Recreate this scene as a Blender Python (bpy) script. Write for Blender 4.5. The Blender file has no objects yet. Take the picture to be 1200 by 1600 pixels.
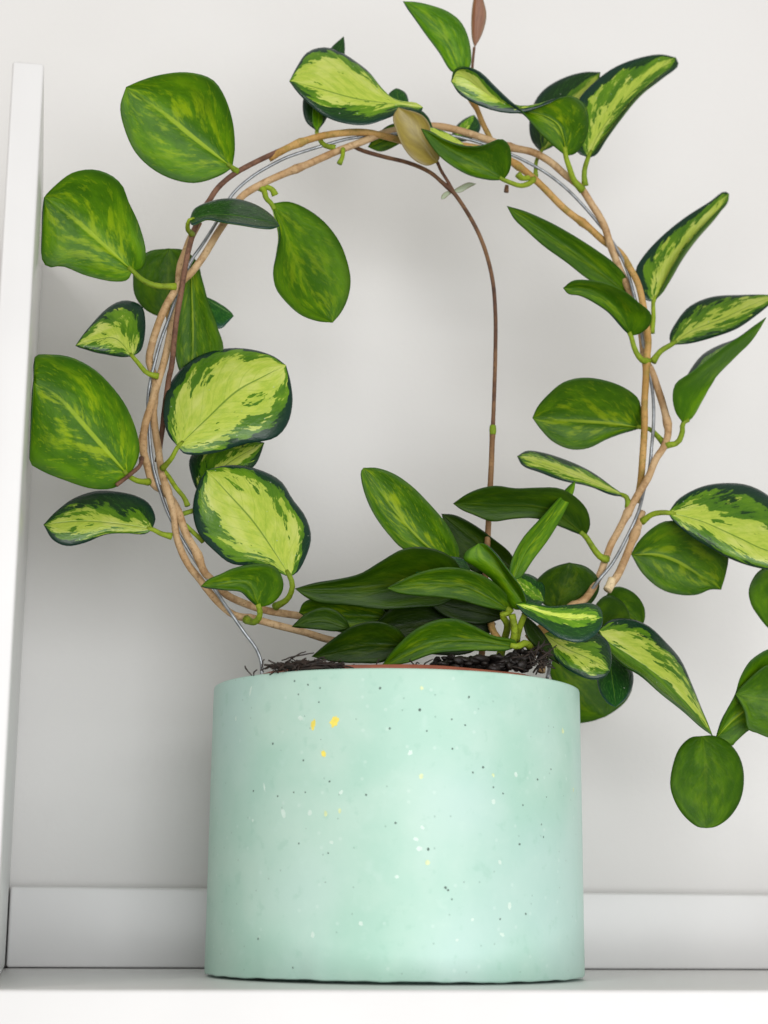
import bpy, math, random
from mathutils import Vector, Matrix
from bisect import bisect_right
S = bpy.context.scene
COL = S.collection
random.seed(7)

# ------------------------------------------------------------------ camera
F = 2783.85                                   # focal length in pixels of the 1200 x 1600 photograph
CAM = Vector((-0.14004, -0.71526, 0.02844))
YAW, PIT, ROL = 0.18533, 0.21626, 0.00926
fw = Vector((math.sin(YAW)*math.cos(PIT), math.cos(YAW)*math.cos(PIT), math.sin(PIT)))
r0 = Vector((math.cos(YAW), -math.sin(YAW), 0)); u0 = r0.cross(fw)
rt = r0*math.cos(ROL) + u0*math.sin(ROL); up = u0*math.cos(ROL) - r0*math.sin(ROL)
cd = bpy.data.cameras.new("camera")
co = bpy.data.objects.new("camera", cd); COL.objects.link(co)
m = Matrix((rt, up, -fw)).transposed().to_4x4(); m.translation = CAM
co.matrix_world = m
cd.sensor_fit = 'HORIZONTAL'; cd.sensor_width = 36; cd.lens = F/1200*36
cd.clip_start = 0.02; cd.clip_end = 50
cd.dof.use_dof = True; cd.dof.focus_distance = 0.715; cd.dof.aperture_fstop = 15
S.camera = co

# ------------------------------------------------------------------ light
w = bpy.data.worlds.new("World"); S.world = w; w.use_nodes = True
bg = w.node_tree.nodes['Background']
bg.inputs[0].default_value = (1.0, 0.93, 0.83, 1); bg.inputs[1].default_value = 0.34
def area(name, loc, aim, sx, sy, power, col):
    l = bpy.data.lights.new(name, 'AREA'); l.shape = 'RECTANGLE'; l.size = sx; l.size_y = sy
    l.energy = power; l.color = col
    o = bpy.data.objects.new(name, l); COL.objects.link(o); o.location = loc
    o.rotation_euler = (Vector(aim)-Vector(loc)).to_track_quat('-Z', 'Y').to_euler()
    return o
area("window_light", (0.40, -2.5, 0.06), (0, 0, 0.15), 2.4, 1.9, 65, (0.97, 0.985, 1.0))
area("added_highlight_light", (-1.3, -1.7, 1.3), (0, 0, 0.17), 0.5, 0.8, 9, (1.0, 0.98, 0.95))  # added lamp, no known window: leaf highlights and fill on the left
S.view_settings.view_transform = 'Standard'; S.view_settings.look = 'None'
S.view_settings.exposure = 0.0; S.view_settings.gamma = 1

def at(px, py, y=0.0):
    """the point of the vertical plane Y = y that the photograph shows at (px, py)"""
    d = rt*((px-600)/F) + up*((800-py)/F) + fw
    return CAM + d*((y-CAM.y)/d.y)
PX = 0.000256                                 # metres per photograph pixel at the hoop

# ------------------------------------------------------------------ node helper
class NT:
    def __init__(s, name):
        s.m = bpy.data.materials.new(name); s.m.use_nodes = True
        s.t = s.m.node_tree; s.t.nodes.clear()
        s.out = s.t.nodes.new('ShaderNodeOutputMaterial')
    def n(s, typ, ins=(), **props):
        k = s.t.nodes.new('ShaderNode'+typ)
        for a, v in props.items(): setattr(k, a, v)
        items = ins.items() if isinstance(ins, dict) else enumerate(ins)
        for i, v in items:
            if v is None: continue
            if isinstance(v, bpy.types.NodeSocket): s.t.links.new(v, k.inputs[i])
            else:
                k.inputs[i].default_value = v
        return k
    def math(s, op, a, b=None, c=None, clamp=False):
        return s.n('Math', [a, b, c][:1 + (b is not None) + (c is not None)], operation=op, use_clamp=clamp).outputs[0]
    def step(s, v, lo, hi, to0=0.0, to1=1.0):
        return s.n('MapRange', {'Value': v, 'From Min': lo, 'From Max': hi, 'To Min': to0, 'To Max': to1},
                   interpolation_type='SMOOTHSTEP').outputs[0]
    def mix(s, fac, a, b):
        k = s.t.nodes.new('ShaderNodeMix'); k.data_type = 'RGBA'
        for i, v in ((0, fac), (6, a), (7, b)):
            if isinstance(v, bpy.types.NodeSocket): s.t.links.new(v, k.inputs[i])
            else: k.inputs[i].default_value = (*v, 1) if isinstance(v, tuple) and len(v) == 3 else v
        return k.outputs[2]
    def noise(s, vec, scale, detail=3, rough=0.5):
        return s.n('TexNoise', {'Vector': vec, 'Scale': scale, 'Detail': detail, 'Roughness': rough}).outputs[0]
    def xyz(s, x, y, z): return s.n('CombineXYZ', [x, y, z]).outputs[0]
    def attr(s, name):
        a = s.n('Attribute', attribute_name=name)
        return s.n('SeparateXYZ', [a.outputs['Vector']]).outputs, a.outputs['Vector']
    def obj(s): return s.n('TexCoord').outputs['Object']
    def bump(s, h, strength, dist):
        return s.n('Bump', {'Strength': strength, 'Distance': dist, 'Height': h}).outputs[0]
    def pbr(s, col, rough, normal=None, spec=0.5, metal=0.0, coat=0.0):
        ins = {'Base Color': col if not isinstance(col, tuple) else (*col, 1), 'Roughness': rough,
               'Specular IOR Level': spec, 'Metallic': metal, 'Coat Weight': coat}
        if normal is not None: ins['Normal'] = normal
        b = s.n('BsdfPrincipled', ins)
        return b.outputs[0]
    def done(s, sh):
        s.t.links.new(sh, s.out.inputs[0]); return s.m

def leaf_common(t):
    (u, v, seed), _ = t.attr('luv')
    (vg, uc, tone), _ = t.attr('lpar')
    a = t.math('ABSOLUTE', u)
    q = t.math('SUBTRACT', v, t.math('MULTIPLY', a, 0.42))
    sd = t.math('MULTIPLY', seed, 37.0)
    streak = t.noise(t.xyz(t.math('MULTIPLY', q, 8.5), t.math('MULTIPLY', u, 2.6), sd), 1.0, 5, 0.62)
    fine = t.noise(t.xyz(t.math('MULTIPLY', q, 26.0), t.math('MULTIPLY', u, 8.0), sd), 1.0, 4, 0.65)
    blotch = t.noise(t.xyz(t.math('MULTIPLY', v, 3.6), t.math('MULTIPLY', u, 2.2), t.math('ADD', sd, 9.0)), 1.0, 4, 0.6)
    return u, v, seed, vg, uc, tone, a, q, streak, fine, blotch

def make_leaf_top():
    t = NT("leaf_upper_face")
    u, v, seed, vg, uc, tone, a, q, streak, fine, blotch = leaf_common(t)
    dist = t.math('ABSOLUTE', t.math('SUBTRACT', u, uc))
    amp = t.math('MINIMUM', t.math('MULTIPLY', vg, 3.0), 1.0)
    nz = t.math('ADD', t.math('MULTIPLY', t.math('SUBTRACT', streak, 0.5), 1.15),
                t.math('MULTIPLY', t.math('SUBTRACT', blotch, 0.5), 0.8))
    nz = t.math('ADD', nz, t.math('MULTIPLY', t.math('SUBTRACT', fine, 0.5), 0.55))
    e = t.math('ADD', t.math('SUBTRACT', vg, dist), t.math('MULTIPLY', nz, amp))
    e = t.math('SUBTRACT', e, t.step(vg, 0.02, 0.12, 0.6, 0.0))
    e = t.math('SUBTRACT', e, t.step(v, 0.86, 1.0, 0.0, 0.35))
    e = t.math('SUBTRACT', e, t.step(t.math('MULTIPLY_ADD', t.math('SUBTRACT', blotch, 0.5), 0.75, a), 0.80, 1.0, 0.0, 0.55))
    isl = t.noise(t.xyz(t.math('MULTIPLY', q, 6.0), t.math('MULTIPLY', u, 3.4), t.math('MULTIPLY_ADD', seed, 37.0, 21.0)), 1.0, 4, 0.6)
    yel = t.math('MULTIPLY', t.step(e, -0.01, 0.05), t.step(t.math('SUBTRACT', isl, t.math('MULTIPLY', e, 0.22)), 0.56, 0.585, 1.0, 0.0))
    spot = t.math('MULTIPLY', t.step(isl, 0.40, 0.38), t.step(e, -0.34, -0.30))
    yel = t.math('MAXIMUM', yel, t.math('MULTIPLY', spot, 0.8))
    mid = t.step(e, -0.36, -0.28)
    cut = t.math('MULTIPLY', t.step(uc, -0.22, -0.18, 1.0, 0.0), t.step(u, -0.02, 0.03))
    yel = t.math('MULTIPLY', yel, t.math('SUBTRACT', 1.0, cut))
    mid = t.math('MAXIMUM', mid, t.math('MULTIPLY', cut, t.step(a, 0.75, 1.0, 0.9, 0.35)))
    vein = t.math('ABSOLUTE', t.math('SUBTRACT', t.math('FRACT', t.math('MULTIPLY_ADD', streak, 0.5, t.math('MULTIPLY', q, 9.0))), 0.5))
    vein = t.step(vein, 0.0, 0.07, 1.0, 0.0)
    dark = t.mix(t.step(fine, 0.4, 0.75), (0.008, 0.042, 0.008), (0.020, 0.085, 0.008))
    dark = t.mix(t.step(a, 0.72, 0.98), dark, (0.006, 0.034, 0.022))
    green = t.mix(t.step(streak, 0.35, 0.7), (0.060, 0.170, 0.008), (0.14, 0.29, 0.010))
    ycol = t.mix(t.step(fine, 0.35, 0.7), (0.50, 0.60, 0.085), (0.36, 0.50, 0.05))
    ycol = t.mix(t.step(blotch, 0.45, 0.75), ycol, (0.60, 0.66, 0.17))
    ycol = t.mix(t.math('MULTIPLY', vein, 0.32), ycol, (0.22, 0.36, 0.02))
    green = t.mix(t.math('MULTIPLY', vein, 0.2), green, (0.16, 0.30, 0.02))
    c = t.mix(mid, dark, green)
    c = t.mix(yel, c, ycol)
    rib = t.math('MULTIPLY', t.step(a, 0.008, 0.024, 1.0, 0.0), t.step(v, 0.85, 0.97, 0.75, 0.0))
    c = t.mix(rib, c, (0.09, 0.20, 0.014))
    vo = t.n('TexVoronoi', {'Vector': t.obj(), 'Scale': 520.0})
    dust = t.math('MULTIPLY', t.step(vo.outputs['Distance'], 0.10, 0.2, 1.0, 0.0), t.math('GREATER_THAN', t.n('SeparateXYZ', [vo.outputs['Color']]).outputs[0], 0.955))
    c = t.mix(t.math('MULTIPLY', dust, 0.55), c, (0.45, 0.52, 0.40))
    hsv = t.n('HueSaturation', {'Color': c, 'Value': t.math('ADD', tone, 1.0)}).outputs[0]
    h = t.math('ADD', t.math('MULTIPLY', fine, 0.35), t.math('MULTIPLY', t.step(a, 0.0, 0.05), 0.5))
    h = t.math('ADD', h, t.math('MULTIPLY', blotch, 1.8))
    nrm = t.bump(h, 0.35, 0.0009)
    p = t.pbr(hsv, t.math('MULTIPLY_ADD', fine, 0.22, 0.14), nrm, spec=0.45)
    tr = t.n('BsdfTranslucent', [hsv]).outputs[0]
    return t.done(t.n('MixShader', [0.15, p, tr]).outputs[0])

def make_leaf_under():
    t = NT("leaf_lower_face")
    u, v, seed, vg, uc, tone, a, q, streak, fine, blotch = leaf_common(t)
    s1 = t.math('ADD', t.math('MULTIPLY', streak, 0.65), t.math('MULTIPLY', blotch, 0.35))
    c = t.mix(t.step(blotch, 0.35, 0.7), (0.042, 0.132, 0.0005), (0.100, 0.235, 0.0005))
    st = t.math('MULTIPLY', t.step(s1, 0.50, 0.60), t.math('MULTIPLY', vg, t.step(a, 0.35, 0.85, 1.0, 0.12)))
    c = t.mix(st, c, (0.31, 0.43, 0.003))
    sp = t.math('MULTIPLY', t.step(fine, 0.57, 0.63), t.math('MULTIPLY', vg, 0.5))
    c = t.mix(sp, c, (0.26, 0.38, 0.003))
    c = t.mix(t.step(a, 0.82, 1.0, 0.0, 0.6), c, (0.018, 0.068, 0.002))
    wd = t.math('MULTIPLY_ADD', v, -0.032, 0.052)
    rib = t.step(t.math('SUBTRACT', a, wd), -0.012, 0.022, 1.0, 0.0)
    rib = t.math('MULTIPLY', rib, t.step(v, 0.45, 0.98, 0.85, 0.0))
    rib = t.math('MULTIPLY', rib, t.math('SUBTRACT', 1.0, uc, clamp=True))
    c = t.mix(rib, c, (0.32, 0.45, 0.02))
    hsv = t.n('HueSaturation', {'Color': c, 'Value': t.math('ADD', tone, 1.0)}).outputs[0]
    nrm = t.bump(t.math('ADD', t.math('MULTIPLY', fine, 0.6), t.math('MULTIPLY', blotch, 2.0)), 0.35, 0.0008)
    p = t.pbr(hsv, t.math('MULTIPLY_ADD', fine, 0.2, 0.30), nrm, spec=0.22)
    tr = t.n('BsdfTranslucent', [hsv]).outputs[0]
    return t.done(t.n('MixShader', [0.25, p, tr]).outputs[0])

def make_young():
    t = NT("young_leaf")
    u, v, seed, vg, uc, tone, a, q, streak, fine, blotch = leaf_common(t)
    c = t.mix(t.step(vg, 0.0, 1.0), (0.21, 0.080, 0.028), (0.235, 0.18, 0.025))
    c = t.mix(t.step(streak, 0.4, 0.7), c, t.mix(t.step(vg, 0.0, 1.0), (0.15, 0.050, 0.018), (0.30, 0.235, 0.035)))
    c = t.mix(t.step(vg, 1.5, 2.0), c, (0.36, 0.42, 0.28))
    c = t.mix(t.step(a, 0.75, 1.0, 0.0, 0.6), c, (0.12, 0.08, 0.015))
    return t.done(t.pbr(c, 0.38))

def make_stem(name, c0, c1, c2):
    t = NT(name)
    o = t.obj()
    n1 = t.noise(o, 60, 4); n2 = t.noise(o, 900, 4, 0.65); n3 = t.noise(o, 210, 4, 0.6)
    c = t.mix(t.step(n1, 0.38, 0.62), c0, c1)
    c = t.mix(t.step(n3, 0.50, 0.62, 0, 0.55), c, c2)
    c = t.mix(t.step(n2, 0.55, 0.68, 0, 0.6), c, tuple(x*0.6 for x in c2))
    c = t.mix(t.step(n2, 0.40, 0.30, 0, 0.35), c, tuple(min(1, x*1.35) for x in c1))
    return t.done(t.pbr(c, 0.6, t.bump(t.math('ADD', n2, n3), 0.6, 0.0007), spec=0.3))

def plain(name, col, rough, spec=0.5, metal=0.0, var=0.0, scale=60.0, bump=0.0, bscale=900.0):
    t = NT(name); o = t.obj()
    c = col
    if var:
        n = t.noise(o, scale, 4)
        c = t.mix(t.step(n, 0.3, 0.7), tuple(x*(1-var) for x in col), tuple(min(1, x*(1+var)) for x in col))
    nr = t.bump(t.noise(o, bscale, 3), bump, 0.0005) if bump else None
    return t.done(t.pbr(c, rough, nr, spec, metal))

M_TOP, M_UND, M_YNG = make_leaf_top(), make_leaf_under(), make_young()
M_PET = make_stem("green_petiole", (0.17, 0.26, 0.010), (0.25, 0.34, 0.015), (0.13, 0.17, 0.012))
M_TAN = make_stem("tan_vine", (0.43, 0.265, 0.125), (0.53, 0.365, 0.20), (0.28, 0.15, 0.06))
M_OCH = make_stem("ochre_vine", (0.38, 0.21, 0.055), (0.50, 0.30, 0.10), (0.25, 0.20, 0.04))
M_PUR = make_stem("purple_brown_vine", (0.13, 0.060, 0.036), (0.21, 0.105, 0.062), (0.07, 0.03, 0.02))
M_TEN = make_stem("tendril_brown", (0.10, 0.045, 0.025), (0.19, 0.10, 0.045), (0.05, 0.022, 0.015))
M_TLO = make_stem("tendril_base_brown", (0.19, 0.10, 0.042), (0.27, 0.155, 0.065), (0.12, 0.06, 0.025))
M_CUT = make_stem("cut_wood", (0.62, 0.47, 0.27), (0.7, 0.56, 0.35), (0.4, 0.3, 0.15))
M_WIRE = plain("galvanised_wire", (0.27, 0.285, 0.30), 0.38, metal=0.65, var=0.25, scale=300)
M_WHITE = plain("white_lacquer", (0.70, 0.695, 0.695), 0.33, var=0.015, scale=25, bump=0.02)
M_TERRA = plain("terracotta_plastic", (0.30, 0.085, 0.045), 0.45, var=0.15, scale=80)
M_SOIL = plain("dark_soil", (0.010, 0.006, 0.0045), 0.55, var=0.5, scale=400, bump=0.6)
M_FIB = plain("root_fibre", (0.020, 0.011, 0.007), 0.7, var=0.6, scale=500)

# ------------------------------------------------------------------ mesh helpers
def link(name, verts, faces, mats, parent=None, smooth=True, midx=None):
    me = bpy.data.meshes.new(name); me.from_pydata([tuple(v) for v in verts], [], faces)
    for mt in (mats if isinstance(mats, (list, tuple)) else [mats]): me.materials.append(mt)
    if midx: me.polygons.foreach_set('material_index', midx)
    if smooth: me.polygons.foreach_set('use_smooth', [True]*len(me.polygons))
    me.update()
    o = bpy.data.objects.new(name, me); COL.objects.link(o)
    if parent: o.parent = parent
    return o
def tag(o, label=None, cat=None, group=None, kind=None):
    if label: o['label'] = label
    if cat: o['category'] = cat
    if group: o['group'] = group
    if kind: o['kind'] = kind
    return o
def empty(name, loc, label, cat):
    o = bpy.data.objects.new(name, None); COL.objects.link(o); o.location = loc; o.empty_display_size = 0.01
    return tag(o, label, cat)

def crom(pts, n=14):
    """dense centripetal Catmull-Rom through points of any dimension"""
    P = [list(map(float, p)) for p in pts]
    Q = [P[0]]
    for p in P[1:]:
        if sum((a-b)**2 for a, b in zip(p, Q[-1])) > 1e-12: Q.append(p)
    P = Q
    if len(P) < 3:
        return [[a+(b-a)*i/n for a, b in zip(P[0], P[-1])] for i in range(n+1)]
    P = [[2*a-b for a, b in zip(P[0], P[1])]] + P + [[2*a-b for a, b in zip(P[-1], P[-2])]]
    out = []
    dim = len(P[0])
    def d(a, b): return max(1e-6, sum((x-y)**2 for x, y in zip(a, b))**0.25)
    for i in range(1, len(P)-2):
        p0, p1, p2, p3 = P[i-1:i+3]
        t0 = 0; t1 = t0+d(p0, p1); t2 = t1+d(p1, p2); t3 = t2+d(p2, p3)
        for k in range(n):
            t = t1+(t2-t1)*k/n; o = []
            for j in range(dim):
                a1 = (t1-t)/(t1-t0)*p0[j]+(t-t0)/(t1-t0)*p1[j]
                a2 = (t2-t)/(t2-t1)*p1[j]+(t-t1)/(t2-t1)*p2[j]
                a3 = (t3-t)/(t3-t2)*p2[j]+(t-t2)/(t3-t2)*p3[j]
                b1 = (t2-t)/(t2-t0)*a1+(t-t0)/(t2-t0)*a2
                b2 = (t3-t)/(t3-t1)*a2+(t-t1)/(t3-t1)*a3
                o.append((t2-t)/(t2-t1)*b1+(t-t1)/(t2-t1)*b2)
            out.append(o)
    out.append(P[-2]); return out
class Arc:
    def __init__(s, pts, byidx=False):
        s.p = crom(pts); s.l = [0.0]
        for a, b in zip(s.p, s.p[1:]):
            s.l.append(s.l[-1] + (1 if byidx else math.dist(a, b)))
    def __call__(s, t):
        x = max(0.0, min(1.0, t))*s.l[-1]
        i = min(len(s.p)-2, max(0, bisect_right(s.l, x)-1))
        k = (x-s.l[i])/max(1e-9, s.l[i+1]-s.l[i])
        return [a+(b-a)*k for a, b in zip(s.p[i], s.p[i+1])]

def tube_mesh(pts, radii, seg=8, cap=True):
    """pts: Vectors; radii: one number or a list"""
    n = len(pts); vs = []; fs = []
    if not isinstance(radii, (list, tuple)): radii = [radii]*n
    ref = None
    for i, p in enumerate(pts):
        d = (pts[min(n-1, i+1)]-pts[max(0, i-1)]).normalized()
        if ref is None:
            ref = d.orthogonal().normalized()
        ref = (ref - d*ref.dot(d)).normalized()
        b = d.cross(ref)
        for k in range(seg):
            a = 2*math.pi*k/seg
            vs.append(p + (ref*math.cos(a)+b*math.sin(a))*radii[i])
    for i in range(n-1):
        for k in range(seg):
            k2 = (k+1) % seg
            fs.append((i*seg+k, i*seg+k2, (i+1)*seg+k2, (i+1)*seg+k))
    if cap:
        fs.append(tuple(range(seg-1, -1, -1))); fs.append(tuple((n-1)*seg+k for k in range(seg)))
    return vs, fs

def stem(name, path, r, mat, parent, nodes=(), seg=10, wob=0.0, taper=None):
    """path of (px, py, y in mm); nodes are positions along it (0..1) where the vine swells"""
    pts = [at(p[0], p[1], (p[2] if len(p) > 2 else 0)/1000) for p in path]; r = r*0.93
    arc = Arc([tuple(p) for p in pts]); n = max(8, int(arc.l[-1]/0.0022))
    P = []; Rr = []
    rnd = random.Random(len(path)*31+int(path[0][0]))
    for i in range(n+1):
        t = i/n
        p = Vector(arc(t)); rr = r*(1+wob*(rnd.random()-0.5))
        if taper: rr *= taper[0]+(taper[1]-taper[0])*t
        for nd in nodes:
            rr += r*0.32*math.exp(-((t-nd)*arc.l[-1]/0.0022)**2)
        P.append(p); Rr.append(rr)
    vs, fs = tube_mesh(P, Rr, seg)
    return link(name, vs, fs, mat, parent)

def lathe(name, prof, seg, mat, parent=None, wob=None):
    vs = []; fs = []
    for j, (r, z) in enumerate(prof):
        for k in range(seg):
            a = 2*math.pi*k/seg
            dz = wob(j, a) if wob else 0
            vs.append((r*math.cos(a), r*math.sin(a), z+dz))
    for j in range(len(prof)-1):
        for k in range(seg):
            k2 = (k+1) % seg
            fs.append((j*seg+k, j*seg+k2, (j+1)*seg+k2, (j+1)*seg+k))
    return link(name, vs, fs, mat, parent)

def rbox(name, x0, x1, y0, y1, z0, z1, bev, mat, parent):
    """box with bevelled edges"""
    import bmesh
    bm = bmesh.new(); bmesh.ops.create_cube(bm, size=1)
    for v in bm.verts:
        v.co = Vector(((x0+x1)/2+v.co.x*(x1-x0), (y0+y1)/2+v.co.y*(y1-y0), (z0+z1)/2+v.co.z*(z1-z0)))
    bmesh.ops.bevel(bm, geom=bm.edges[:], offset=bev, segments=3, profile=0.5, affect='EDGES')
    me = bpy.data.meshes.new(name); bm.to_mesh(me); bm.free(); me.materials.append(mat)
    me.polygons.foreach_set('use_smooth', [True]*len(me.polygons))
    me.set_sharp_from_angle(angle=math.radians(32))
    o = bpy.data.objects.new(name, me); COL.objects.link(o); o.parent = parent
    return o

# ------------------------------------------------------------------ the setting: wall and shelf
def wall_mat():
    t = NT("painted_wall"); o = t.obj()
    c = t.mix(t.step(t.noise(o, 6, 3), 0.3, 0.7), (0.70, 0.688, 0.678), (0.725, 0.714, 0.706))
    return t.done(t.pbr(c, 0.75, t.bump(t.noise(o, 420, 4), 0.22, 0.0006), spec=0.25))
YW = 0.1035
wl = link("wall", [(-3, YW, -1.5), (3, YW, -1.5), (3, YW, 2.5), (-3, YW, 2.5), (-3, YW+.1, -1.5), (3, YW+.1, -1.5), (3, YW+.1, 2.5), (-3, YW+.1, 2.5)],
          [(0, 1, 2, 3), (5, 4, 7, 6), (3, 2, 6, 7), (1, 0, 4, 5), (0, 3, 7, 4), (2, 1, 5, 6)], wall_mat(), smooth=False)
tag(wl, kind='structure')

shelf = empty("wall_shelf", (0.1, 0, -0.02), "white lacquered wall shelf with tall side panel under the mint pot", "shelf")
def par(o): o.matrix_parent_inverse = shelf.matrix_world.inverted(); return o
bpy.context.view_layer.update()
XL = -0.15278; YF = -0.10359
ptop = at(70, 98, YF).z
par(rbox("board", XL-0.03, 0.6, YF, YW-0.0008, -0.022, 0.0, 0.0012, M_WHITE, shelf))
par(rbox("back_rail", XL+0.0006, 0.6, 0.0848, YW-0.0010, 0.0003, 0.0342, 0.0012, M_WHITE, shelf))
par(rbox("side_panel", XL-0.0113, XL, YF+0.0006, YW-0.0012, 0.0004, ptop, 0.0010, M_WHITE, shelf))

# ------------------------------------------------------------------ the pot
R0, RT, H = 0.0750, 0.0746, 0.1134
def on_pot(px, py):
    d = rt*((px-600)/F) + up*((800-py)/F) + fw
    a = d.x*d.x+d.y*d.y; b = 2*(CAM.x*d.x+CAM.y*d.y); c = CAM.x**2+CAM.y**2-0.0748**2
    q = b*b-4*a*c
    if q < 0: return None
    s = (-b-math.sqrt(q))/(2*a); p = CAM+d*s
    return (math.atan2(p.x, -p.y)*0.0748, p.z)
def pot_mat():
    t = NT("mint_concrete")
    (pu, pz, _), pv = t.attr('puv'); o = t.obj()
    big = t.noise(o, 26, 4, 0.55); sm = t.noise(o, 160, 4, 0.6); cloud = t.noise(o, 12, 2)
    c = t.mix(t.step(big, 0.3, 0.7), (0.405, 0.635, 0.53), (0.505, 0.695, 0.60))
    c = t.mix(t.step(cloud, 0.40, 0.70, 0, 0.4), c, (0.455, 0.655, 0.655))
    c = t.mix(t.step(sm, 0.55, 0.75, 0, 0.35), c, (0.53, 0.72, 0.64))
    c = t.mix(t.step(sm, 0.30, 0.42, 0.28, 0), c, (0.30, 0.54, 0.43))
    # scattered tiny air holes and pale grains of the cast surface
    def spots(scale, r, keep):
        vo = t.n('TexVoronoi', {'Vector': pv, 'Scale': scale, 'Randomness': 1.0}, voronoi_dimensions='2D')
        sel = t.math('GREATER_THAN', t.n('SeparateXYZ', [vo.outputs['Color']]).outputs[0], keep)
        return t.math('MULTIPLY', t.step(vo.outputs['Distance'], r*0.5, r, 1.0, 0.0), sel)
    pale = spots(120, 0.10, 0.72)
    c = t.mix(t.math('MULTIPLY', pale, 0.18), c, (0.80, 0.89, 0.85))
    hole = t.math('MULTIPLY', spots(170, 0.07, 0.88), 0.3)
    c = t.mix(t.math('MULTIPLY', hole, 0.85), c, (0.07, 0.12, 0.10))
    h = t.math('SUBTRACT', t.math('MULTIPLY', sm, 0.25), t.math('MULTIPLY', hole, 2.0))
    return t.done(t.pbr(c, t.math('MULTIPLY_ADD', big, 0.15, 0.36), t.bump(h, 0.35, 0.0008), spec=0.4))
wobr = random.Random(3)
ph = [wobr.random()*6.28 for _ in range(8)]
def pot_wob(j, a):
    if j == 3:
        return 0.00018*math.sin(3*a+ph[0])+0.00009*math.sin(9*a+ph[1])+0.00012*math.sin(23*a+ph[2])+0.0001*math.sin(41*a+ph[3])
    return 0
prof = [(0.002, 0.0001), (0.0600, 0.0001), (0.0615, 0.0012), (R0-0.0003, 0.0012), (R0, 0.0018), (R0-0.0001, 0.02), (R0-0.0002, 0.06), (RT, 0.105), (RT-0.0001, H-0.0009),
        (RT-0.0003, H-0.0003), (RT-0.0008, H-0.00005), (RT-0.003, H), (RT-0.0075, H), (RT-0.0086, H-0.0005), (RT-0.009, H-0.0015), (RT-0.0095, 0.012), (0.002, 0.012)]
pot = lathe("plant_pot", prof, 256, pot_mat(), wob=pot_wob)
tag(pot, "mint green cast concrete pot with pinholes and yellow chips, on the white shelf", "plant pot")
pa = pot.data.attributes.new('puv', 'FLOAT_VECTOR', 'POINT')
buf = []
for v in pot.data.vertices:
    buf += [math.atan2(v.co.x, -v.co.y)*0.0748, v.co.z, 0]
pa.data.foreach_set('vector', buf)

# chips and air holes of the cast concrete: thin irregular flecks lying in its surface
M_YCHIP = plain("yellow_chip", (0.86, 0.72, 0.13), 0.45, var=0.08, scale=500)
M_YFAINT = plain("faint_yellow_grain", (0.64, 0.74, 0.42), 0.45, var=0.1, scale=500)
M_PALE = plain("pale_chip", (0.63, 0.78, 0.70), 0.45, var=0.06, scale=500)
M_HOLE = plain("air_hole", (0.13, 0.19, 0.165), 0.8, var=0.3, scale=800)
rc = random.Random(5)
YEL = [(489, 1133, 8, 16, -0.2), (522, 1127, 12, 20, -0.4), (505, 1178, 11, 8, -0.5)]
YF_ = [(659, 1075, 5, 7, 0), (880, 1142, 8, 10, 0), (658, 1213, 8, 7, 0), (771, 1211, 5, 6, 0), (896, 1234, 5, 8, 0),
               (509, 1271, 6, 8, 0), (531, 1267, 5, 8, 0), (668, 1348, 8, 7, 0)]
WH = [(391, 1079, 5, 15, -0.3), (443, 1271, 7, 16, 0.4), (484, 1270, 8, 8, 0), (413, 1230, 4, 14, 0.2), (796, 1415, 7, 14, 0.1),
               (784, 1460, 9, 6, -0.3), (781, 1347, 5, 8, 0.3), (655, 1326, 9, 8, 0), (489, 1461, 7, 9, 0.4), (564, 1443, 6, 8, 0),
               (620, 1370, 6, 6, 0), (518, 1316, 6, 6, 0), (469, 1122, 10, 7, 0), (368, 1123, 5, 7, 0), (533, 1238, 6, 7, 0), (395, 1282, 5, 5, 0),
               (650, 1311, 9, 6, 0), (738, 1437, 5, 5, 0), (714, 1469, 5, 5, 0), (641, 1176, 8, 8, 0), (806, 1210, 8, 8, 0), (771, 1253, 8, 8, 0), (660, 1293, 7, 6, 0)]
HL = [(656, 1109, 6), (733, 1089, 5), (706, 1124, 4), (727, 1133, 4), (755, 1199, 5), (739, 1207, 4), (707, 1170, 4), (840, 1218, 5),
          (861, 1202, 4), (786, 1240, 4), (817, 1258, 4), (426, 1162, 5), (474, 1188, 4), (396, 1236, 4), (434, 1244, 4), (459, 1238, 3.5),
          (477, 1238, 3.5), (515, 1221, 4), (572, 1242, 4.5), (618, 1286, 4.5), (609, 1138, 4.5), (594, 1075, 5), (460, 1064, 4), (481, 1070, 4),
          (498, 1097, 3.5), (500, 1075, 3.5), (669, 1327, 6), (696, 1387, 5.5), (700, 1391, 4.5), (706, 1405, 3.5), (811, 1319, 4), (849, 1308, 4), (821, 1428, 4.5),
          (404, 1467, 4.5), (458, 1512, 4), (781, 1436, 4), (771, 1230, 4), (667, 1142, 3.5), (846, 1288, 3.5), (812, 1319, 4), (467, 1318, 4), (513, 1333, 3.5), (466, 1085, 3.5)]
def fleck_mesh(px, py, wpx, hpx, ang, proud, seg=12, rough=0.22):
    q = on_pot(px, py)
    vs = [[0, 0]]; ph = rc.uniform(0, 6.28)
    for k in range(seg):
        a = 2*math.pi*k/seg
        g = 1+rough*math.sin(2*a+ph)*0.6+rough*rc.uniform(-1, 1)
        x = wpx/2*PX*0.9*math.cos(a)*g; z = hpx/2*PX*0.9*math.sin(a)*g
        vs.append([x*math.cos(ang)-z*math.sin(ang), x*math.sin(ang)+z*math.cos(ang)])
    out = []
    for x, z in vs:
        zz = q[1]+z; th = (q[0]+x)/0.0748
        r = R0-0.0004*min(1, zz/0.105)*1.0 + proud
        out.append((r*math.sin(th), -r*math.cos(th), zz))
    return out, [(0, 1+k, 1+(k+1) % seg) for k in range(seg)]
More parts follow.
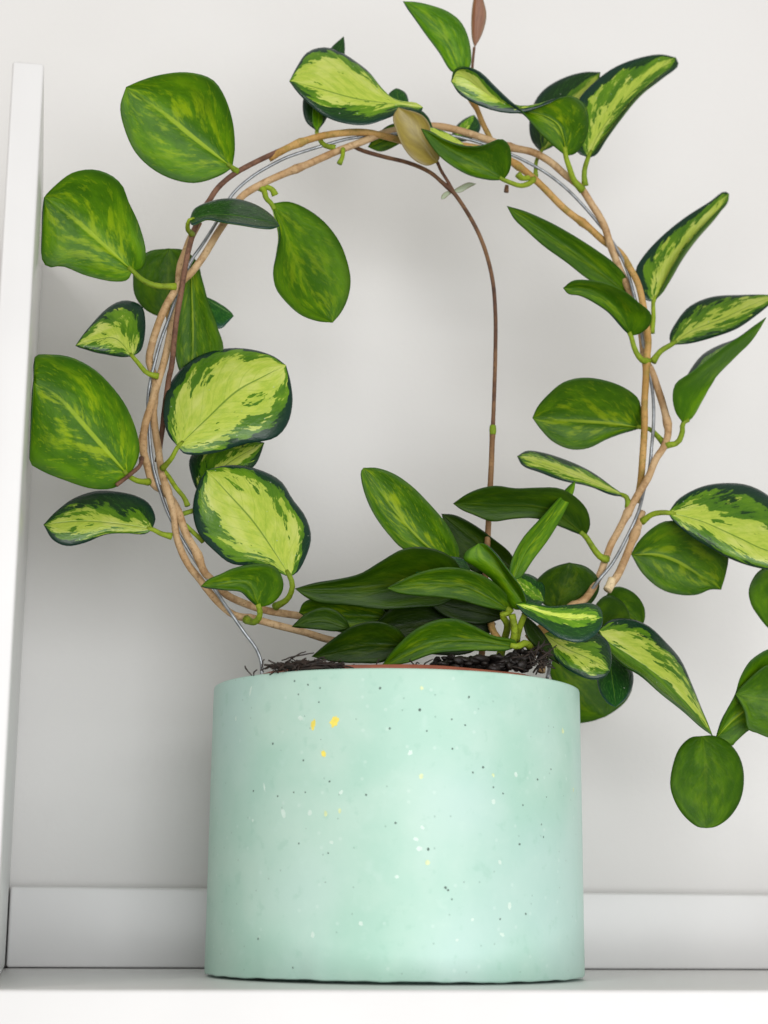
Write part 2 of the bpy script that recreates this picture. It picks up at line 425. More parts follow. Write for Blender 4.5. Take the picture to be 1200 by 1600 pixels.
def flecks(name, items, mat, proud, seg=12, rough=0.22):
    V = []; Fc = []
    for it in items:
        vs, fs = fleck_mesh(*it, proud, seg, rough)
        o = len(V); V += vs; Fc += [tuple(i+o for i in f) for f in fs]
    ob = link(name, V, Fc, mat, pot, smooth=False)
    return ob
for it in YEL:
    flecks("yellow_chip", [it], M_YCHIP, 0.00007, 16, 0.25)
tag(flecks("yellow_grains", YF_, M_YFAINT, 0.00005), kind='stuff')
tag(flecks("pale_chips", WH, M_PALE, 0.00005), kind='stuff')
for _ in range(10):
    HL.append((rc.uniform(350, 895), rc.uniform(1085, 1520), rc.uniform(1.4, 2.6)))
tag(flecks("air_holes", [(x, y, d*0.78, d*0.82, 0) for x, y, d in HL], M_HOLE, 0.00009, 9, 0.15), kind='stuff')

RN = 0.0585
nur = lathe("nursery_pot", [(0.050, 0.0122), (RN-0.004, 0.104), (RN-0.0006, 0.1045), (RN, 0.1050), (RN, 0.1166), (RN-0.0005, 0.1171), (RN-0.0012, 0.1171), (RN-0.0016, 0.1166), (RN-0.003, 0.100), (0.047, 0.0145), (0.002, 0.0145), (0.002, 0.0122), (0.050, 0.0122)], 96, M_TERRA,
            wob=lambda j, a: (0.0004*math.sin(2*a+1.2)+0.0002*math.sin(7*a)) if 3 <= j <= 8 else 0)
tag(nur, "terracotta brown plastic nursery pot inside the mint pot, only its rim showing", "flower pot")

# potting soil: bed, bark chips and loose fibres
sv = []; sf = []
def add(vs, fs):
    o = len(sv); sv.extend(vs); sf.extend([tuple(i+o for i in f) for f in fs])
rs = random.Random(11)
ring = 40; rings = 12
vs = [(0, 0, 0.113)]; fs = []
for j in range(1, rings+1):
    rr = (RN-0.0025)*j/rings
    for k in range(ring):
        a = 2*math.pi*k/ring
        vs.append((rr*math.cos(a), rr*math.sin(a), 0.1115+rs.uniform(-0.001, 0.0022)))
for k in range(ring): fs.append((0, 1+k, 1+(k+1) % ring))
for j in range(rings-1):
    for k in range(ring):
        k2 = (k+1) % ring; fs.append((1+j*ring+k, 1+(j+1)*ring+k, 1+(j+1)*ring+k2, 1+j*ring+k2))
add(vs, fs)
def chip(c, sx, sy, sz):
    ang = rs.uniform(0, 6.28); tl = rs.uniform(-0.5, 0.5)
    mt = Matrix.Rotation(ang, 3, 'Z') @ Matrix.Rotation(tl, 3, 'X')
    vs = []; fs = []
    nr, ns = 5, 8
    for j in range(nr+1):
        th = math.pi*j/nr
        for k in range(ns):
            a = 2*math.pi*k/ns; g = rs.uniform(0.75, 1.15)
            vs.append(Vector(c)+mt @ Vector((sx*math.sin(th)*math.cos(a)*g, sy*math.sin(th)*math.sin(a)*g, sz*math.cos(th)*g)))
    for j in range(nr):
        for k in range(ns):
            k2 = (k+1) % ns; fs.append((j*ns+k, j*ns+k2, (j+1)*ns+k2, (j+1)*ns+k))
    add(vs, fs)
for _ in range(260):
    rr = (RN-0.005)*math.sqrt(rs.random()); a = rs.uniform(0, 6.28)
    chip((rr*math.cos(a), rr*math.sin(a), 0.1125+rs.uniform(0, 0.0016)), rs.uniform(.0015, .005), rs.uniform(.001, .003), rs.uniform(.0008, .0018))
for px, py in ((683, 1034), (695, 1030), (712, 1032), (728, 1030), (745, 1033), (760, 1031), (776, 1030), (790, 1027), (800, 1022), (815, 1020), (828, 1024), (838, 1030), (822, 1034), (772, 1036), (740, 1036), (806, 1034)):
    p = at(px, py, -0.040 + rs.uniform(0, 0.012)); 
    for _ in range(4): chip(p+Vector((rs.uniform(-.003, .003), rs.uniform(-.004, .004), rs.uniform(-.002, .001))), rs.uniform(.001, .0032), rs.uniform(.0006, .0016), rs.uniform(.0005, .0022))
for _ in range(150):
    px = rs.uniform(690, 862); p = at(px, rs.uniform(1027, 1047)+0.10*abs(px-790)*0.2, rs.uniform(-.046, -.028))
    if math.hypot(p.x, p.y) < RN-0.003: chip(p, rs.uniform(.0015, .0045), rs.uniform(.001, .003), rs.uniform(.0007, .0018))
soil = link("potting_soil", sv, sf, M_SOIL)
tag(soil, "dark bark potting soil filling the nursery pot", "soil", kind='stuff')

sv = []; sf = []
def fibre(p0, p1, sag, r, n=7):
    mid = [p0.lerp(p1, i/n) for i in range(n+1)]
    ax = Vector((rs.uniform(-1, 1), rs.uniform(-1, 1), rs.uniform(-.2, 1))).normalized()
    pts = [p+ax*(sag*math.sin(math.pi*i/n)+rs.uniform(-1, 1)*sag*0.3) for i, p in enumerate(mid)]
    vs, fs = tube_mesh(pts, [r*(1-0.6*abs(i/n-0.4)) for i in range(n+1)], 5); add(vs, fs)
for _ in range(150):
    cx = rs.gauss(485, 32); cx = min(560, max(415, cx))
    h = 9*math.exp(-((cx-478)/42)**2)
    cy = 1047-rs.random()*h-2
    y = -0.052+rs.uniform(-0.003, 0.012)
    ln = rs.uniform(12, 45); an = rs.gauss(0.05, 0.35)
    fibre(at(cx-ln/2, cy+ln/2*math.sin(an), y), at(cx+ln/2, cy-ln/2*math.sin(an), y+rs.uniform(-.004, .004)), rs.uniform(0.0002, 0.0016), rs.uniform(0.00015, 0.0006))
for (a, b) in (((382, 1040), (394, 1056)), ((402, 1046), (396, 1056)), ((413, 1030), (411, 1050)), ((421, 1040), (448, 1050)), ((426, 1046), (440, 1036)), ((430, 1040), (436, 1052)), ((440, 1032), (490, 1020)), ((445, 1036), (478, 1018)), ((640, 1030), (652, 1042)), ((655, 1036), (646, 1046)), ((660, 1042), (676, 1030)), ((592, 1030), (584, 1046)), ((842, 1030), (870, 1008)), ((832, 1020), (852, 1000)), ((825, 1036), (858, 1022)), ((846, 1040), (828, 1014))):
    fibre(at(a[0], a[1], -0.05), at(b[0], b[1], -0.05), 0.0009, 0.00032)
for _ in range(60):
    cx = rs.uniform(800, 862); cy = rs.uniform(1008, 1046); ln = rs.uniform(8, 26); an = rs.uniform(0, 3.14)
    y = -0.035+rs.uniform(-0.006, 0.01)
    fibre(at(cx-ln/2*math.cos(an), cy+ln/2*math.sin(an), y), at(cx+ln/2*math.cos(an), cy-ln/2*math.sin(an), y), rs.uniform(0.0003, 0.0016), rs.uniform(0.0002, 0.0005))
fib = link("root_fibres", sv, sf, M_FIB)
tag(fib, "tangle of brown root fibres spilling over the terracotta rim", "root fibres", kind='stuff')

# ------------------------------------------------------------------ wire hoop
hoop = stem("wire_hoop", [(409, 1062, -6), (408, 1034, -6), (400, 1013, -6), (383, 990, -6), (360, 957, -6), (337, 923, -3), (303, 873, 0), (287, 847, 0), (263, 803, 0), (250, 767, 0), (240, 733, 0), (235, 700, 0), (233, 667, 0),
                            (231, 630, 0), (234, 600, 0), (241, 570, 0), (251, 533, 0), (264, 497, 0), (278, 457, 0), (298, 409, 0), (317, 381, 0), (338, 348, 0), (363, 304, 0), (394, 276, 0), (422, 259, 0), (448, 246, 0), (480, 235, 0),
                            (517, 224, 0), (543, 217, 0), (600, 210, 1), (650, 207, 2), (700, 211, 2), (750, 223, 2), (800, 242, 1), (827, 255, 0), (853, 270, 0), (883, 293, 0), (910, 320, 0), (930, 343, 0), (955, 375, 0), (975, 410, -1), (990, 458, -2), (1000, 505, -1),
                            (1008, 555, 1), (1017, 595, 1), (1021, 630, 0), (1021, 665, 0), (1018, 700, -1), (1015, 730, 0), (1007, 763, 0), (997, 801, -2), (979, 840, -2), (957, 880, -2), (936, 906, -1), (918, 930, 3), (890, 970, 6), (865, 1015, 4), (855, 1060, 0)], 0.00078, M_WIRE, None, seg=10)
tag(hoop, "grey wire hoop standing in the soil, wrapped by tan vines", "plant hoop")

# ------------------------------------------------------------------ the plant
plant = empty("houseplant", at(850, 1020, -0.02), "trailing houseplant with waxy yellow variegated leaves twined around the wire hoop", "houseplant")
bpy.context.view_layer.update()
PINV = plant.matrix_world.inverted()
def vine(path, r, mat, nodes=(), label=None, **k):
    o = stem("vine", path, r, mat, plant, nodes, wob=0.05, **k); o.matrix_parent_inverse = PINV
    if label: o['label'] = label
    return o
# left side, lower strands
vine([(640, 1006, 8), (560, 1003, 4), (517, 1000, 0), (473, 987, -3), (433, 977, -3), (400, 968, -3), (366, 961, -2), (345, 945, 0), (327, 925, 2), (312, 905, 2), (296, 885, 2), (283, 860, 1), (275, 833, 0), (272, 807, -2), (264, 775, -3), (253, 740, -1), (247, 700, 1), (241, 660, 2), (240, 627, 1), (247, 597, -1), (257, 563, -1), (264, 530, 2), (270, 500, 3), (277, 470, 3), (279, 440, 4), (281, 418, 3), (289, 395, 2), (298, 372, 1), (311, 347, 0)], 0.00165, M_TAN, (0.07, 0.27, 0.53, 0.68))
vine([(600, 978, 10), (530, 972, 6), (473, 963, 3), (440, 958, 2), (413, 953, 2), (380, 942, 3), (352, 928, 2), (330, 905, -1), (320, 895, -2), (307, 863, -2), (290, 833, -3), (279, 800, -2), (266, 778, 1), (252, 765, 3), (240, 757, 2), (230, 727, 1), (223, 697, -2), (227, 663, -3), (237, 630, -3), (243, 600, -1), (238, 580, 2), (233, 563, 2), (237, 540, 0), (245, 513, -2), (257, 483, -3), (270, 460, -3), (284, 440, -2), (298, 427, -2), (317, 402, -2), (340, 364, -2), (354, 343, -2), (377, 308, -2), (410, 287, -2), (445, 271, -1), (480, 257, -2), (500, 248, -2), (530, 235, -2), (567, 221, -2), (600, 208, 1), (633, 201, 2), (680, 197, 1), (710, 202, 0), (750, 214, 1), (797, 230, 0), (833, 238, -2), (860, 253, -3), (883, 273, -3), (907, 293, -3), (923, 317, -2), (943, 350, -2), (955, 387, -2), (966, 415, 0), (977, 440, 2), (990, 470, 2), (1000, 505, 2), (1004, 535, 2), (1008, 562, 1), (1018, 580, 1), (1028, 608, 0), (1039, 644, 0), (1044, 675, -1), (1038, 697, -2), (1025, 717, -3), (1012, 748, -4), (996, 774, -3), (980, 803, -2), (965, 832, 0), (955, 850, 0), (944, 880, 1), (934, 905, 2), (915, 935, 2), (890, 950, 0), (868, 972, -6), (852, 1000, -12), (846, 1050, -16)], 0.00172, M_TAN, (0.03, 0.13, 0.21, 0.43, 0.58, 0.8, 0.868, 0.94))
# second strand over the top
vine([(247, 722, 7), (250, 695, 6), (254, 668, 5), (257, 640, 4), (261, 612, 2), (264, 590, -1), (268, 573, -4), (272, 533, -4), (277, 490, -4), (283, 457, -5), (288, 425, -5), (296, 385, -5), (307, 350, -4), (326, 315, -4), (340, 294, -4), (356, 279, -4), (370, 269, -4), (388, 259, -4), (410, 248, -3), (443, 233, -2)], 0.00125, M_PUR, (0.0, 0.71))
vine([(420, 248, -1), (450, 231, -4), (493, 215, -5), (533, 208, -4), (573, 207, -2), (613, 216, 0), (650, 225, 2), (700, 226, 3), (750, 232, 4), (790, 247, 0), (820, 267, -3), (843, 287, -4), (883, 327, -3), (917, 353, -1), (945, 378, 1), (968, 394, 2), (985, 420, -3), (997, 444, -4), (1004, 472, -4), (1010, 507, -4), (1013, 535, -4), (1010, 565, -4), (1009, 595, -4), (1007, 630, -4), (1007, 665, -3), (1004, 717, -2), (1000, 760, 2), (994, 785, 3)], 0.00165, M_OCH, (0.05, 0.40, 0.53, 0.79))
vine([(1003, 800, 0), (997, 822, -2), (988, 845, -4), (976, 875, -5), (965, 899, -6), (951, 919, -7)], 0.00185, M_TAN, (0.3,))
vine([(957, 905, -6.4), (952, 917, -7.2), (949, 922, -7.6)], 0.0021, M_CUT, (), label="pale cut stub of vine")
vine([(246, 592, 3), (240, 640, 4), (244, 690, 4), (250, 720, 3), (254, 745, 2)], 0.0014, M_TAN, (0.9,))
vine([(262, 480, 5), (265, 520, 5), (258, 560, 4), (250, 590, 2)], 0.0013, M_OCH, ())
# tendril
vine([(548, 226, 6), (563, 234, 4), (600, 245, 2), (640, 255, 0), (673, 270, -3), (693, 287, -3), (707, 299, -3), (727, 327, -2), (747, 363, -1), (760, 397, 0), (770, 440, 0), (774, 490, 0), (774, 550, 0), (772, 620, 0), (770, 672, 0)], 0.00098, M_TEN, (0.30, 1.0), label="thin dark brown stem arching across the middle of the hoop")
vine([(770, 672, 0), (769, 690, 0), (768, 720, 0), (765, 780, 0), (762, 840, 2), (759, 890, 4), (756, 960, 6), (752, 1040, 6)], 0.00125, M_TLO, (0.0,), taper=(1.0, 1.25))
vine([(770, 665, -0.4), (770, 672, -0.5), (770, 679, -0.4)], 0.00125, M_PET, (0.5,))
# shoot at the top
vine([(769, 222, 3), (762, 208, 2), (753, 190, 1), (746, 172, 0), (738, 158, 0), (728, 145, 1)], 0.0013, M_OCH, (0.78,))
vine([(740, 162, 1), (737, 140, 3), (738, 105, 4), (741, 74, 4)], 0.0007, M_PUR, ())
vine([(683, 253, -7), (690, 268, -5), (700, 284, -4), (707, 298, -3)], 0.0008, M_PUR, (1.0,))

US = [-1, -0.965, -0.88, -0.72, -0.5, -0.3, -0.16, -0.07, 0, 0.07, 0.16, 0.3, 0.5, 0.72, 0.88, 0.965, 1]
leafno = [0]
def leaf(base, tip, L, R, M=(), vis='under', yb=0.0, k=None, kx=0.0, cup=None, el=0.0, er=0.0, bend=0.0, tipy=0.0,
         vg=0.5, uc=0.0, tone=0.0, pet=None, pr=0.0011, th=0.0012, mat=None, idx=False, petmat=None, label=None, wav=0.0):
    """A waxy leaf lofted between its left edge, midrib and right edge (seen from the front, base to tip).
    Each point gets its own distance: yb at the base, tilt k / kx, cupping of the edges, bend along the length."""
    leafno[0] += 1
    rnd = random.Random(leafno[0]*17)
    sgn = -1 if vis == 'under' else 1
    if vis == 'under' and vg <= 0.5 and uc == 0: uc = 0.78
    if k is None: k = 0.55 if vis == 'under' else -0.55
    if cup is None: cup = 0.30
    AL = Arc([base]+list(L)+[tip], idx); AR = Arc([base]+list(R)+[tip], idx)
    AM = Arc([base]+list(M)+[tip], idx and len(M) == len(L))
    n = 30
    P = []; lastw = 0
    phs = rnd.random()*6
    for i in range(n+1):
        t = 0.5-0.5*math.cos(math.pi*i/n); t = 0.35*t+0.65*(i/n) if 0 < i < n else t
        l, r_, mm = AL(t), AR(t), AM(t)
        wpx = math.dist(l, r_)/2
        row = []
        for u in US:
            px = mm[0]+u*(r_[0]-l[0])/2+u*u*((l[0]+r_[0])/2-mm[0])
            py = mm[1]+u*(r_[1]-l[1])/2+u*u*((l[1]+r_[1])/2-mm[1])
            y = yb+PX*(k*(py-base[1])+kx*(px-base[0]))
            y += sgn*cup*wpx*PX*u*u
            bmp = math.sin(math.pi*min(1, t**0.8))
            y += (el if u < 0 else er)*u*u*bmp+bend*bmp+tipy*t*t
            y += wav*u*u*math.sin(9*t+phs+(2 if u > 0 else 0))*bmp
            p = at(px, py, y)
            if p.x < XL+0.0011: p = p+Vector((XL+0.0011-p.x, 0, 0))
            row.append(p)
        P.append(row)
    nu = len(US)
    front = [None]*((n+1)*nu); back = [None]*((n+1)*nu)
    for i in range(n+1):
        for j in range(nu):
            i2 = min(n-1, max(1, i))
            T = P[min(n, i2+1)][j]-P[max(0, i2-1)][j]
            U = P[i2][min(nu-1, j+1)]-P[i2][max(0, j-1)]
            nn = U.cross(T)
            nn = nn.normalized() if nn.length > 1e-12 else Vector((0, -1, 0))
            a = abs(US[j]); v = i/n
            pf = 0.16 if a == 1 else (0.62 if a > 0.95 else 1.0)
            pf *= min(1, 0.25+6*min(v, 1-v))
            rib = (0.25 if uc > 0.5 else 0.55)*math.exp(-(US[j]/0.07)**2)*(1-v)**0.7
            fo = pf*th/2; bo = pf*th/2
            if vis == 'under': fo += rib*th; bo -= rib*th*0.3
            else: bo += rib*th; fo -= rib*th*0.35
            front[i*nu+j] = P[i][j]+nn*fo; back[i*nu+j] = P[i][j]-nn*bo
    N = (n+1)*nu
    vs = front+back; fs = []; mi = []
    fm, bm_ = (1, 0) if vis == 'under' else (0, 1)
    for i in range(n):
        for j in range(nu-1):
            a, b, c, d = i*nu+j, i*nu+j+1, (i+1)*nu+j+1, (i+1)*nu+j
            fs.append((a, b, c, d)); mi.append(fm)
            fs.append((N+d, N+c, N+b, N+a)); mi.append(bm_)
        for j, fl in ((0, False), (nu-1, True)):
            a, d = i*nu+j, (i+1)*nu+j
            f = (a, d, N+d, N+a); fs.append(f[::-1] if fl else f); mi.append(fm)
    for j in range(nu-1):
        fs.append((j+1, j, N+j, N+j+1)); mi.append(0)
        b0 = n*nu; fs.append((b0+j, b0+j+1, N+b0+j+1, N+b0+j)); mi.append(0)
    o = link("leaf", vs, fs, [mat or M_TOP, mat or M_UND], plant, midx=mi)
    o.matrix_parent_inverse = PINV
    if label: o['label'] = label
    b1, b2 = [], []
    sd = rnd.random()
    for _ in range(2):
        for i in range(n+1):
            for u in US:
                b1 += [u, i/n, sd]; b2 += [vg, uc, tone]
    o.data.attributes.new('luv', 'FLOAT_VECTOR', 'POINT').data.foreach_set('vector', b1)
    o.data.attributes.new('lpar', 'FLOAT_VECTOR', 'POINT').data.foreach_set('vector', b2)
    if pet:
        m0 = AM(0.05)
        path = [(m0[0], m0[1], (yb+PX*(k*(m0[1]-base[1])+kx*(m0[0]-base[0])))*1000 - (0.3 if vis == 'under' else -0.3)), (base[0], base[1], yb*1000)]
        nn = len(pet)
        for q, pp in enumerate(pet):
            f = (q+1)/nn
            path.append((pp[0], pp[1], pp[2] if len(pp) > 2 else yb*1000*(1-f)))
        pt = stem("petiole", path, pr, petmat or M_PET, o, (1.0,), seg=8, taper=(0.85, 1.15))
    return o

# --- left side, undersides
leaf((363, 262), (197, 136), [(347, 273), (303, 286), (253, 273), (213, 240), (192, 193), (188, 165), (193, 147)],
     [(367, 233), (363, 187), (347, 143), (330, 123), (293, 113), (250, 117), (217, 127)], [(300, 213), (260, 180)], yb=-.006, k=.45, vg=.6, tone=.22, pet=[(370, 268, -4)], pr=.0012)
leaf((207, 423), (68, 308), [(200, 437), (180, 440), (133, 430), (97, 416), (74, 417), (63, 397), (61, 360), (62, 327)],
     [(221, 420), (228, 397), (217, 350), (200, 313), (193, 293), (177, 276), (147, 265), (113, 270), (87, 289)], [(167, 387), (110, 337)], yb=-.004, k=.4, vg=.6, tone=.26, wav=.002, pet=[(222, 437, -5), (242, 446, -5), (275, 448, -4)], pr=.0013)
leaf((200, 743), (44, 590), [(182, 761), (147, 764), (100, 750), (62, 734), (43, 720), (39, 690), (38, 650), (40, 615)],
     [(210, 730), (218, 707), (215, 680), (200, 640), (180, 610), (147, 577), (110, 558), (80, 554), (54, 556), (46, 572)], [(140, 675), (90, 620)], yb=-.012, k=.3, kx=.22, vg=.75, tone=.24, pet=[(214, 751, -10), (232, 753, -4)], pr=.0012)
leaf((262, 495), (264, 388), [(247, 494), (225, 482), (211, 462), (208, 440), (212, 412), (232, 393)],
     [(285, 485), (308, 462), (314, 430), (307, 408), (288, 391)], [(262, 440)], yb=.024, k=.4, vg=.15, tone=-.15)
leaf((299, 412), (300, 592), [(310, 420), (317, 440), (325, 470), (340, 512), (349, 545), (335, 575)],
     [(288, 440), (282, 470), (274, 520), (275, 560), (284, 585)], [(300, 455), (302, 520)], yb=.010, k=.05, kx=-.2, vg=.6, tone=-.05)
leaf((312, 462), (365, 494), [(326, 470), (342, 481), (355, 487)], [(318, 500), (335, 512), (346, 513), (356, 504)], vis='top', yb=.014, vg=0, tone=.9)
leaf((207, 557), (118, 540), [(190, 558), (165, 553), (148, 549), (130, 543)], [(220, 548), (226, 527), (227, 500), (222, 479), (207, 471), (190, 470), (167, 482), (143, 507), (127, 527)], [(180, 530), (150, 532)],
     vis='top', yb=-.004, vg=.34, uc=.1, tone=0, pet=[(215, 566, -4), (230, 583, -4), (247, 588, -3)])
leaf((278, 698), (447, 571), [(263, 680), (255, 650), (259, 615), (277, 583), (307, 558), (350, 545), (392, 546), (428, 557)],
     [(286, 708), (306, 711), (340, 707), (380, 694), (430, 684), (449, 663), (457, 630), (454, 597)], [(318, 660), (370, 612), (410, 590)], vis='top', yb=-.012, k=-.35, vg=.72, uc=-.06, pet=[(268, 716, -10), (254, 732, -4)])
leaf((312, 775), (413, 692), [(300, 748), (297, 715), (330, 692), (372, 682)], [(340, 768), (380, 742), (400, 725)], [(350, 730)], vis='top', yb=.004, k=-.5, vg=.3, tone=-.1)
leaf((453, 901), (323, 735), [(445, 899), (415, 885), (362, 881), (334, 860), (311, 835), (302, 807), (303, 778), (312, 752)],
     [(464, 895), (477, 873), (486, 840), (477, 807), (457, 780), (440, 753), (413, 737), (373, 727), (343, 729)], [(433, 870), (395, 815), (350, 765)], vis='top', yb=-.014, k=-.3, vg=.66, uc=.02,
     pet=[(457, 915, -14), (450, 935, -10), (430, 948, -3)], pr=.0013)
leaf((405, 949), (314, 916), [(392, 938), (378, 925), (350, 921)], [(424, 944), (441, 925), (442, 905), (428, 884), (402, 881), (367, 887), (345, 897), (326, 905)], [(388, 912), (350, 910)], yb=-.018, k=.4, vg=.35, tone=-.05,
     pet=[(406, 962, -16), (398, 972, -12), (385, 968, -6)], pr=.0014)
leaf((238, 827), (68, 820), [(228, 834), (200, 831), (167, 833), (133, 848), (103, 853), (82, 843)], [(243, 810), (233, 787), (213, 775), (180, 768), (147, 768), (113, 780), (87, 800)], [(190, 820), (130, 815)],
     vis='top', yb=-.004, k=-.4, vg=.36, uc=-.12, tone=-.1, pet=[(252, 834, -3), (268, 838, -2)])
leaf((296, 344), (437, 353), [(303, 327), (331, 314), (363, 310), (398, 319), (424, 336)], [(300, 352), (321, 342), (349, 347), (377, 351), (405, 356), (425, 357)], [(330, 336), (390, 342)],
     vis='top', yb=-.021, k=-1.2, er=-.006, vg=0, tone=.2, pet=[(293, 356, -16), (300, 366, -5)])
leaf((424, 318), (520, 504), [(450, 315), (477, 325), (507, 347), (530, 377), (543, 410), (548, 440), (543, 468), (532, 490)],
     [(433, 345), (438, 367), (433, 397), (427, 425), (431, 450), (447, 472), (470, 492), (497, 502)], [(442, 355), (458, 400), (480, 445)], yb=-.004, k=-.2, kx=.3, vg=.35, tone=-.02, pet=[(416, 310, -4), (412, 297, -2), (402, 291, -1)], pr=.0013)
# --- top
leaf((661, 168), (452, 127), [(657, 176), (633, 173), (607, 184), (573, 195), (540, 193), (510, 183), (480, 160), (462, 141)],
     [(650, 161), (633, 160), (612, 154), (597, 139), (577, 113), (557, 97), (533, 82), (507, 74), (480, 82), (464, 104)], [(613, 163), (555, 155), (500, 140)], vis='top', yb=-.008, k=-.5, el=-.004, vg=.56, uc=.34, tone=.05)
leaf((495, 205), (537, 57), [(478, 190), (473, 160), (490, 110), (517, 75)], [(506, 190), (522, 150), (536, 100), (538, 76)], vis='top', yb=.006, k=-.2, vg=0, tone=.1, pet=[(497, 212, 2), (507, 227, -1), (524, 231, -2)])
leaf((498, 150), (496, 205), [(503, 165), (504, 190)], [(490, 165), (489, 195)], yb=.002, k=0, vg=.4, tone=.5, th=.0008)
leaf((625, 178), (619, 138), [(612, 165), (607, 148)], [(638, 168), (634, 146)], vis='top', yb=.006, k=-.4, vg=0, tone=.5)
leaf((683, 254), (622, 168), [(667, 259), (647, 250), (630, 230), (620, 207), (614, 183)], [(687, 246), (679, 228), (672, 212), (672, 197), (660, 180)], [(655, 215)], mat=M_YNG, vg=.9, yb=-.011, k=.3, tone=0, th=.0006, label="olive brown young leaf")
leaf((640, 190), (676, 200), [(655, 172), (668, 182)], [(650, 205), (668, 206)], vis='top', yb=-.004, vg=0, k=-.3)
leaf((787, 281), (658, 201), [(767, 281), (733, 273), (703, 257), (683, 240), (667, 218)], [(796, 268), (799, 245), (795, 226), (783, 217), (758, 227), (727, 229), (695, 219), (675, 207)], [(745, 256), (700, 232)], yb=-.014, k=.5, vg=.3, tone=-.05,
     er=-.003, pet=[(797, 285, -14), (812, 290, -12), (826, 287, -8), (834, 280, -4)], pr=.0012)
leaf((725, 226), (657, 203), [(708, 222), (690, 216), (672, 212)], [(714, 217), (697, 207), (675, 199)], vis='top', yb=-.012, k=-.8, vg=.8, tone=.1, th=.0007)
leaf((706, 222), (741, 180), [(708, 205), (722, 190)], [(730, 220), (747, 209), (751, 196)], vis='top', yb=.012, vg=.1, tone=.7)
leaf((575, 230), (645, 196), [(588, 212), (612, 194)], [(595, 237), (622, 226), (640, 214)], yb=.010, k=.5, vg=.6, tone=.2)
leaf((707, 299), (744, 287), [(717, 292), (732, 285)], [(719, 301), (734, 292)], mat=M_YNG, vg=2.0, yb=-.002, th=.0005)
leaf((707, 299), (689, 311), [(700, 305), (693, 311)], [(698, 299), (691, 304)], mat=M_YNG, vg=2.0, yb=-.002, th=.0005)
leaf((722, 118), (630, 2), [(705, 111), (687, 83), (663, 50), (643, 20)], [(735, 103), (733, 63), (720, 34), (700, 18), (673, 8), (650, 3)], [(695, 60)], yb=.003, k=.4, vg=.25, tone=.55, pet=[(728, 130, 2), (734, 150, 1)], pr=.0008)
leaf((742, 74), (747, -24), [(738, 60), (737, 30), (740, 0)], [(753, 54), (760, 24), (754, -4)], mat=M_YNG, vg=0.0, yb=.004, k=.2, th=.0008, label="reddish brown young leaf at the shoot tip")
leaf((884, 244), (705, 128), [(867, 230), (845, 210), (828, 189), (813, 171), (796, 156), (773, 134), (750, 112), (728, 105), (712, 110)],
     [(899, 240), (914, 220), (920, 195), (915, 165), (890, 149), (848, 166), (813, 177), (768, 172), (720, 149)], [(880, 215), (872, 195), (855, 183), (838, 178), (813, 174), (782, 164), (745, 135), (725, 122), (712, 120)], idx=True,
     yb=-.010, k=.45, kx=-.12, vg=.7, tone=.0, pet=[(889, 260, -9), (898, 284, -6), (910, 297, -4)], pr=.0014)
leaf((919, 246), (1056, 90), [(902, 238), (900, 205), (904, 157), (927, 130), (957, 107), (993, 92), (1032, 85)], [(930, 243), (947, 217), (970, 183), (1000, 147), (1034, 122), (1060, 102)], [(934, 212), (962, 172), (990, 142), (1022, 115)],
     vis='top', yb=-.004, k=-.25, kx=.3, el=-.004, er=-.010, vg=.33, uc=-.16, tone=-.05, pet=[(913, 268, -4), (914, 290, -3)], pr=.0012)
leaf((845, 238), (938, 113), [(830, 218), (827, 190), (835, 160), (850, 140), (880, 122), (912, 113)], [(870, 225), (900, 190), (922, 160), (934, 135)], [(880, 170)], vis='top', yb=.006, k=-.3, vg=.28, uc=.25, tone=-.2, pet=[(838, 252, 3), (837, 275, 0)], pr=.0009)
# --- right side; strongly negative tones paint shade into the lower cluster
leaf((985, 463), (792, 322), [(948, 450), (920, 437), (885, 410), (850, 385), (822, 360), (804, 343)], [(979, 434), (962, 413), (934, 392), (895, 367), (857, 346), (822, 331)], [(920, 412), (850, 362)], yb=.006, k=.6, vg=.25, tone=-.15)
leaf((986, 525), (880, 450), [(976, 514), (955, 490), (934, 476), (906, 462), (888, 459)], [(1001, 521), (1016, 507), (1017, 490), (997, 472), (976, 455), (948, 443), (920, 438), (895, 439)], [(965, 487), (925, 455)], yb=-.008, k=.6, vg=.3, tone=-.02, er=-.004,
     pet=[(992, 546, -8), (1002, 562, -7), (1013, 564, -4)], pr=.0013)
leaf((1021, 471), (1139, 303), [(1009, 469), (997, 443), (993, 423), (1004, 402), (1032, 371), (1070, 340), (1109, 315), (1132, 299)], [(1032, 458), (1046, 427), (1070, 388), (1095, 357), (1119, 332), (1138, 314)], [(1033, 450), (1054, 410), (1082, 373), (1114, 339)],
     vis='top', yb=-.002, k=-.2, kx=.25, er=-.008, vg=.32, uc=-.26, tone=-.15, pet=[(1021, 497, -2), (1018, 520, -2)], pr=.0011)
leaf((1048, 539), (1216, 463), [(1046, 525), (1056, 504), (1077, 479), (1112, 464), (1158, 461), (1196, 461)], [(1077, 537), (1112, 528), (1151, 514), (1182, 493), (1205, 474)], [(1080, 518), (1130, 498), (1182, 474)], vis='top', yb=-.003, k=-.5, vg=.37, uc=-.05, tone=-.2,
     pet=[(1032, 549, -3), (1020, 565, -3)], pr=.0013)
leaf((1067, 661), (1197, 496), [(1056, 645), (1051, 620), (1056, 599), (1078, 583), (1112, 557), (1147, 532), (1176, 513)], [(1069, 650), (1066, 625), (1068, 600), (1080, 576), (1098, 554), (1122, 540), (1150, 529), (1176, 511)], [(1078, 654), (1097, 622), (1118, 587), (1145, 559), (1172, 532)],
     yb=-.002, k=.2, kx=-.1, cup=0, el=-.010, er=.016, vg=.10, tone=.15, pet=[(1066, 676, -3), (1058, 692, -3), (1039, 696, -2)], pr=.0013)
